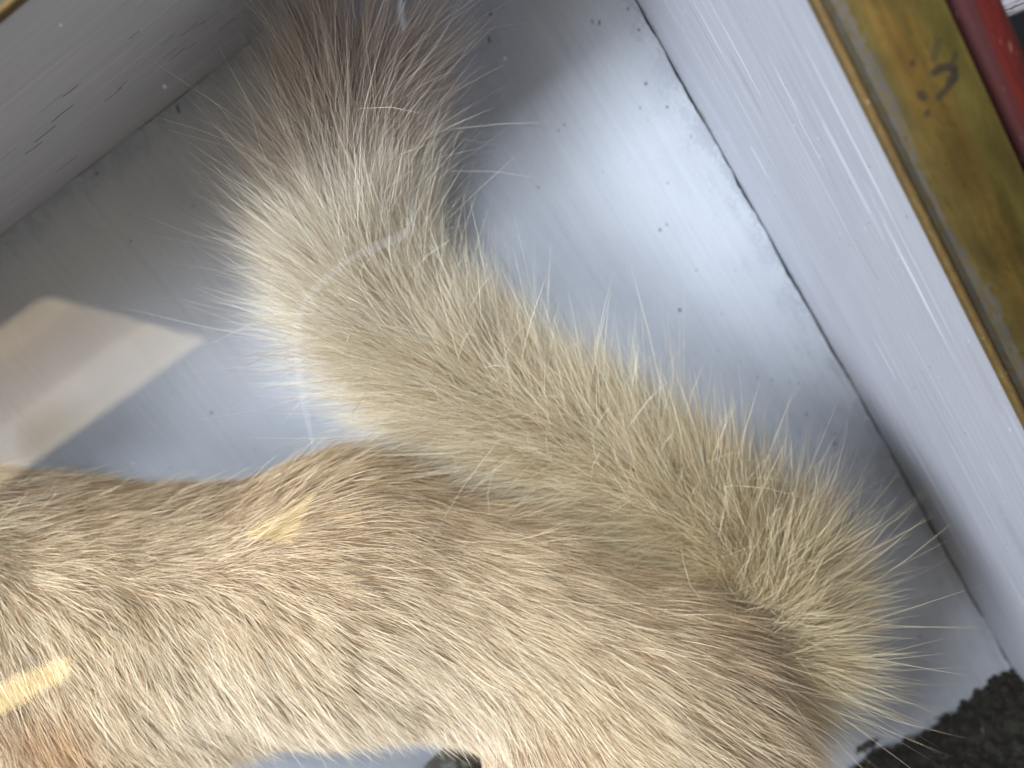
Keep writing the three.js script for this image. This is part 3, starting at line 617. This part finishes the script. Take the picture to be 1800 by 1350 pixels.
// tail brush
const tailCurve = new THREE.CatmullRomCurve3(TAIL.map((p) => new THREE.Vector3(p[0], p[1], p[2])));
const TAILC = { base: [[0.84, 0.72, 0.47], [0.63, 0.475, 0.25], [0.36, 0.24, 0.115]], mid: [[0.93, 0.83, 0.62], [0.76, 0.60, 0.37], [0.45, 0.315, 0.175]], bend: [[0.89, 0.83, 0.68], [0.73, 0.62, 0.45], [0.43, 0.32, 0.205]], tip: [[0.66, 0.57, 0.48], [0.45, 0.345, 0.28], [0.29, 0.20, 0.16]] };  // tip: brown-grey hair, with the shade under the top board mixed into its colour
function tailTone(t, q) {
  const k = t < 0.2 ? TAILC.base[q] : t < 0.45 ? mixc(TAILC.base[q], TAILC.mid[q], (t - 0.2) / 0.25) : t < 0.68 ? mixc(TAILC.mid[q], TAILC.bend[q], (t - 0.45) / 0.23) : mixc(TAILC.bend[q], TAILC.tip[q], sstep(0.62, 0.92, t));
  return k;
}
const tailFur = new Fur(145000);
function tailGuide(count, L0, spread, width, tone, radius, clump, stray) {
  let t = rnd(); if (t > 0.72 && rnd() < 0.4 + 1.5 * (t - 0.72)) t = rnd() * 0.74;
  const p = tailCurve.getPoint(t), d = tailCurve.getTangent(t), q = t * (TAIL.length - 1), k = Math.min(TAIL.length - 2, Math.floor(q)), r = lerp(TAIL[k][3], TAIL[k + 1][3], q - k);
  const a = rnd() * 6.283, u = new THREE.Vector3(Math.cos(a), Math.sin(a), 0);
  const e1 = new THREE.Vector3(0, 0, 1).cross(d).normalize(), e2 = d.clone().cross(e1).normalize();
  const n = e1.multiplyScalar(u.x).addScaledVector(e2, u.y).normalize();
  if (n.z < -0.4 && rnd() < 0.45) return;
  // hairs leave the tail stem sideways and sweep towards its tip
  const w1 = noise3(p.x * 70 + n.x, p.y * 70 + n.y, p.z * 70 + n.z * 2) * 0.35 + gauss() * 0.24, side = d.clone().cross(n);
  const sweep = lerp(0.25, 0.75, sstep(0.05, 0.35, t)) * (1 + 0.25 * gauss()) * spread * lerp(1, 0.95, sstep(0.68, 0.85, t)), sweep1 = sweep * 1.9 + 0.25;
  const d0 = n.clone().addScaledVector(d, sweep).addScaledVector(side, w1).normalize(), d1 = n.clone().multiplyScalar(0.9).addScaledVector(d, sweep1).addScaledVector(side, w1 * 1.3).normalize();
  const towardsBack = clamp((-n.x * 0.72 - n.y * 0.69), 0, 1);
  const len = L0 * (0.8 + 0.36 * rnd()) * lerp(1, 0.8, towardsBack * (1 - sstep(0.2, 0.38, t))) * lerp(0.9, 1, sstep(0, 0.2, t)) * (1 + 0.2 * noise3(p.x * 50, p.y * 50, n.z * 2 + 4)) * lerp(1, 1.02, sstep(0.7, 0.95, t));
  tuft(tailFur, [p.x + n.x * r * 0.8, p.y + n.y * r * 0.8, p.z + n.z * r * 0.8], d0.toArray(), d1.toArray(), len, n.toArray(), count, radius, clump, width, () => tone(t), stray, null, lerp(0.08, 0.06, t));
}
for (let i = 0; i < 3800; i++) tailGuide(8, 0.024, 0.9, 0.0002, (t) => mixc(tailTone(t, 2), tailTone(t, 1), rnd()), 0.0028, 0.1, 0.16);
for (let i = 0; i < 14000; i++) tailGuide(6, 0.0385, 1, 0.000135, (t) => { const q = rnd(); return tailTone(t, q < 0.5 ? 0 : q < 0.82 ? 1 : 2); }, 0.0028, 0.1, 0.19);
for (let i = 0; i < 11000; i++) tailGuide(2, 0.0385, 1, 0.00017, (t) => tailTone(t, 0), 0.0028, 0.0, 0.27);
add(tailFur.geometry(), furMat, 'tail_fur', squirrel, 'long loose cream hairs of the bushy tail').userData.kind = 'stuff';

// ---------------------------------------------------------------- what the glass mirrors, in the room in front of the case
const TROUGH = [[-0.7852, 0.2682, 1.2], [-0.6099, 0.0623, 1.2], [-1.1356, 0.0587, 1.2], [-0.9231, 0.2704, 1.2]];
const STRIPA = [[-0.5258, -0.1806, 0.8], [-0.4219, -0.1864, 0.8], [-0.4819, -0.2214, 0.8]];
const STRIPB = [[-0.8521, -0.1895, 0.8], [-0.8606, -0.2116, 0.8], [-1.0303, -0.1995, 0.8], [-0.9954, -0.165, 0.8]];
function prism(pts, depth, material, name, parent) {
  // pts: corners on one plane z = const, facing the case; thickness runs away from the case
  const s = new THREE.Shape(pts.map((p) => new THREE.Vector2(p[0], p[1]))), g = new THREE.ExtrudeGeometry(s, { depth, bevelEnabled: false });
  g.translate(0, 0, pts[0][2]);
  return add(g, material, name, parent);
}
const glow = (r, g, b) => new THREE.MeshStandardMaterial({ color: new THREE.Color().setRGB(0.6, 0.55, 0.45), roughness: 0.6, emissive: new THREE.Color().setRGB(r, g, b), emissiveIntensity: 1 });
{
  const t = thing('lamp_box', 'long cream glowing lamp box mirrored in the glass left of the tail', 'lamp');
  const [A, B, C, D] = TROUGH.map((p) => new THREE.Vector3(...p)), L = (a, b, k) => a.clone().lerp(b, k).toArray();
  // a shallow trough: two bright lips with a dimmer diffuser between
  prism([L(A, B, 0.0), L(A, B, 0.16), L(D, C, 0.16), L(D, C, 0.0)], 0.04, glow(6.2, 4.9, 3.2), 'lip', t);
  prism([L(A, B, 0.16), L(A, B, 0.62), L(D, C, 0.62), L(D, C, 0.16)].map((p) => [p[0], p[1], p[2] + 0.01]), 0.03, glow(5.0, 3.8, 2.6), 'diffuser', t);
  prism([L(A, B, 0.62), L(A, B, 1.0), L(D, C, 1.0), L(D, C, 0.62)], 0.04, glow(8.0, 6.5, 4.5), 'lip', t);
  const b = thing('lamp_strip', 'short warm yellow lamp mirrored on the back fur of the squirrel', 'lamp', 'warm lamps');
  prism(STRIPA, 0.02, glow(9.9, 7.6, 3.2), 'tube', b);
  const e = thing('lamp_strip_001', 'warm yellow lamp bar mirrored on the foreleg of the squirrel', 'lamp', 'warm lamps');
  prism(STRIPB, 0.02, glow(11.7, 9.0, 3.6), 'tube', e);
  // the room window and the added one, whose daylight falls into the case
  const fm = new THREE.MeshStandardMaterial({ color: 0xd8d6cf, roughness: 0.5 });
  const pm = new THREE.MeshStandardMaterial({ color: 0xffffff, emissive: DAYLIGHT, emissiveIntensity: 2 });
  ['tall slanting roof window lighting the case from the upper left', 'added light panel framed as a wide low window behind the phone'].forEach((label, k) => {
    const q = WINDOWS[k], w = thing(k ? 'window_001' : 'window', label, 'window', 'windows of the room');
    w.position.copy(q.at).addScaledVector(q.at.clone().sub(AIM).normalize(), 0.012); w.up.copy(q.up); w.lookAt(AIM);
    add(new THREE.BoxGeometry(q.w, q.h, 0.006), pm, 'pane', w);
    for (const s of [-1, 1]) {
      add(new THREE.BoxGeometry(0.05, q.h + 0.1, 0.03).translate(s * (q.w / 2 + 0.026), 0, 0), fm, 'frame', w);
      add(new THREE.BoxGeometry(q.w, 0.05, 0.03).translate(0, s * (q.h / 2 + 0.026), 0), fm, 'frame', w);
    }
  });
}
// the phone that takes the picture: it keeps the light of the added window off the lower corner of the case
{
  const t = thing('phone', 'dark phone with an added flap that shades the case, lenses towards the case', 'phone');
  t.position.copy(camera.position); t.quaternion.copy(camera.quaternion);
  const shell = new THREE.MeshStandardMaterial({ color: 0x17181b, roughness: 0.45 }), black = new THREE.MeshStandardMaterial({ color: 0x050506, roughness: 0.15 });
  add(new RoundedBoxGeometry(0.161, 0.079, 0.008, 4, 0.0035).translate(0.0675, -0.0275, 0.008), shell, 'body', t);
  add(new RoundedBoxGeometry(0.034, 0.034, 0.002, 3, 0.001).translate(0.004, -0.005, 0.0035), shell, 'camera_bump', t);
  add(new RoundedBoxGeometry(0.161, 0.074, 0.003, 3, 0.0014).translate(0.0675, 0.0495, 0.0105), new THREE.MeshStandardMaterial({ color: 0x201c19, roughness: 0.8 }), 'added_shade_flap', t);  // added flap, widens the shade on the lower corner of the case
  for (const [x, y] of [[0, 0], [0.016, -0.009], [0, -0.017]]) add(new THREE.CylinderGeometry(0.006, 0.006, 0.001, 32).rotateX(Math.PI / 2).translate(x, y, 0.0022), black, 'lens', t);
}
scene.traverse((o) => { if (o.isMesh) o.castShadow = o.receiveShadow = true; });
renderer.render(scene, camera);
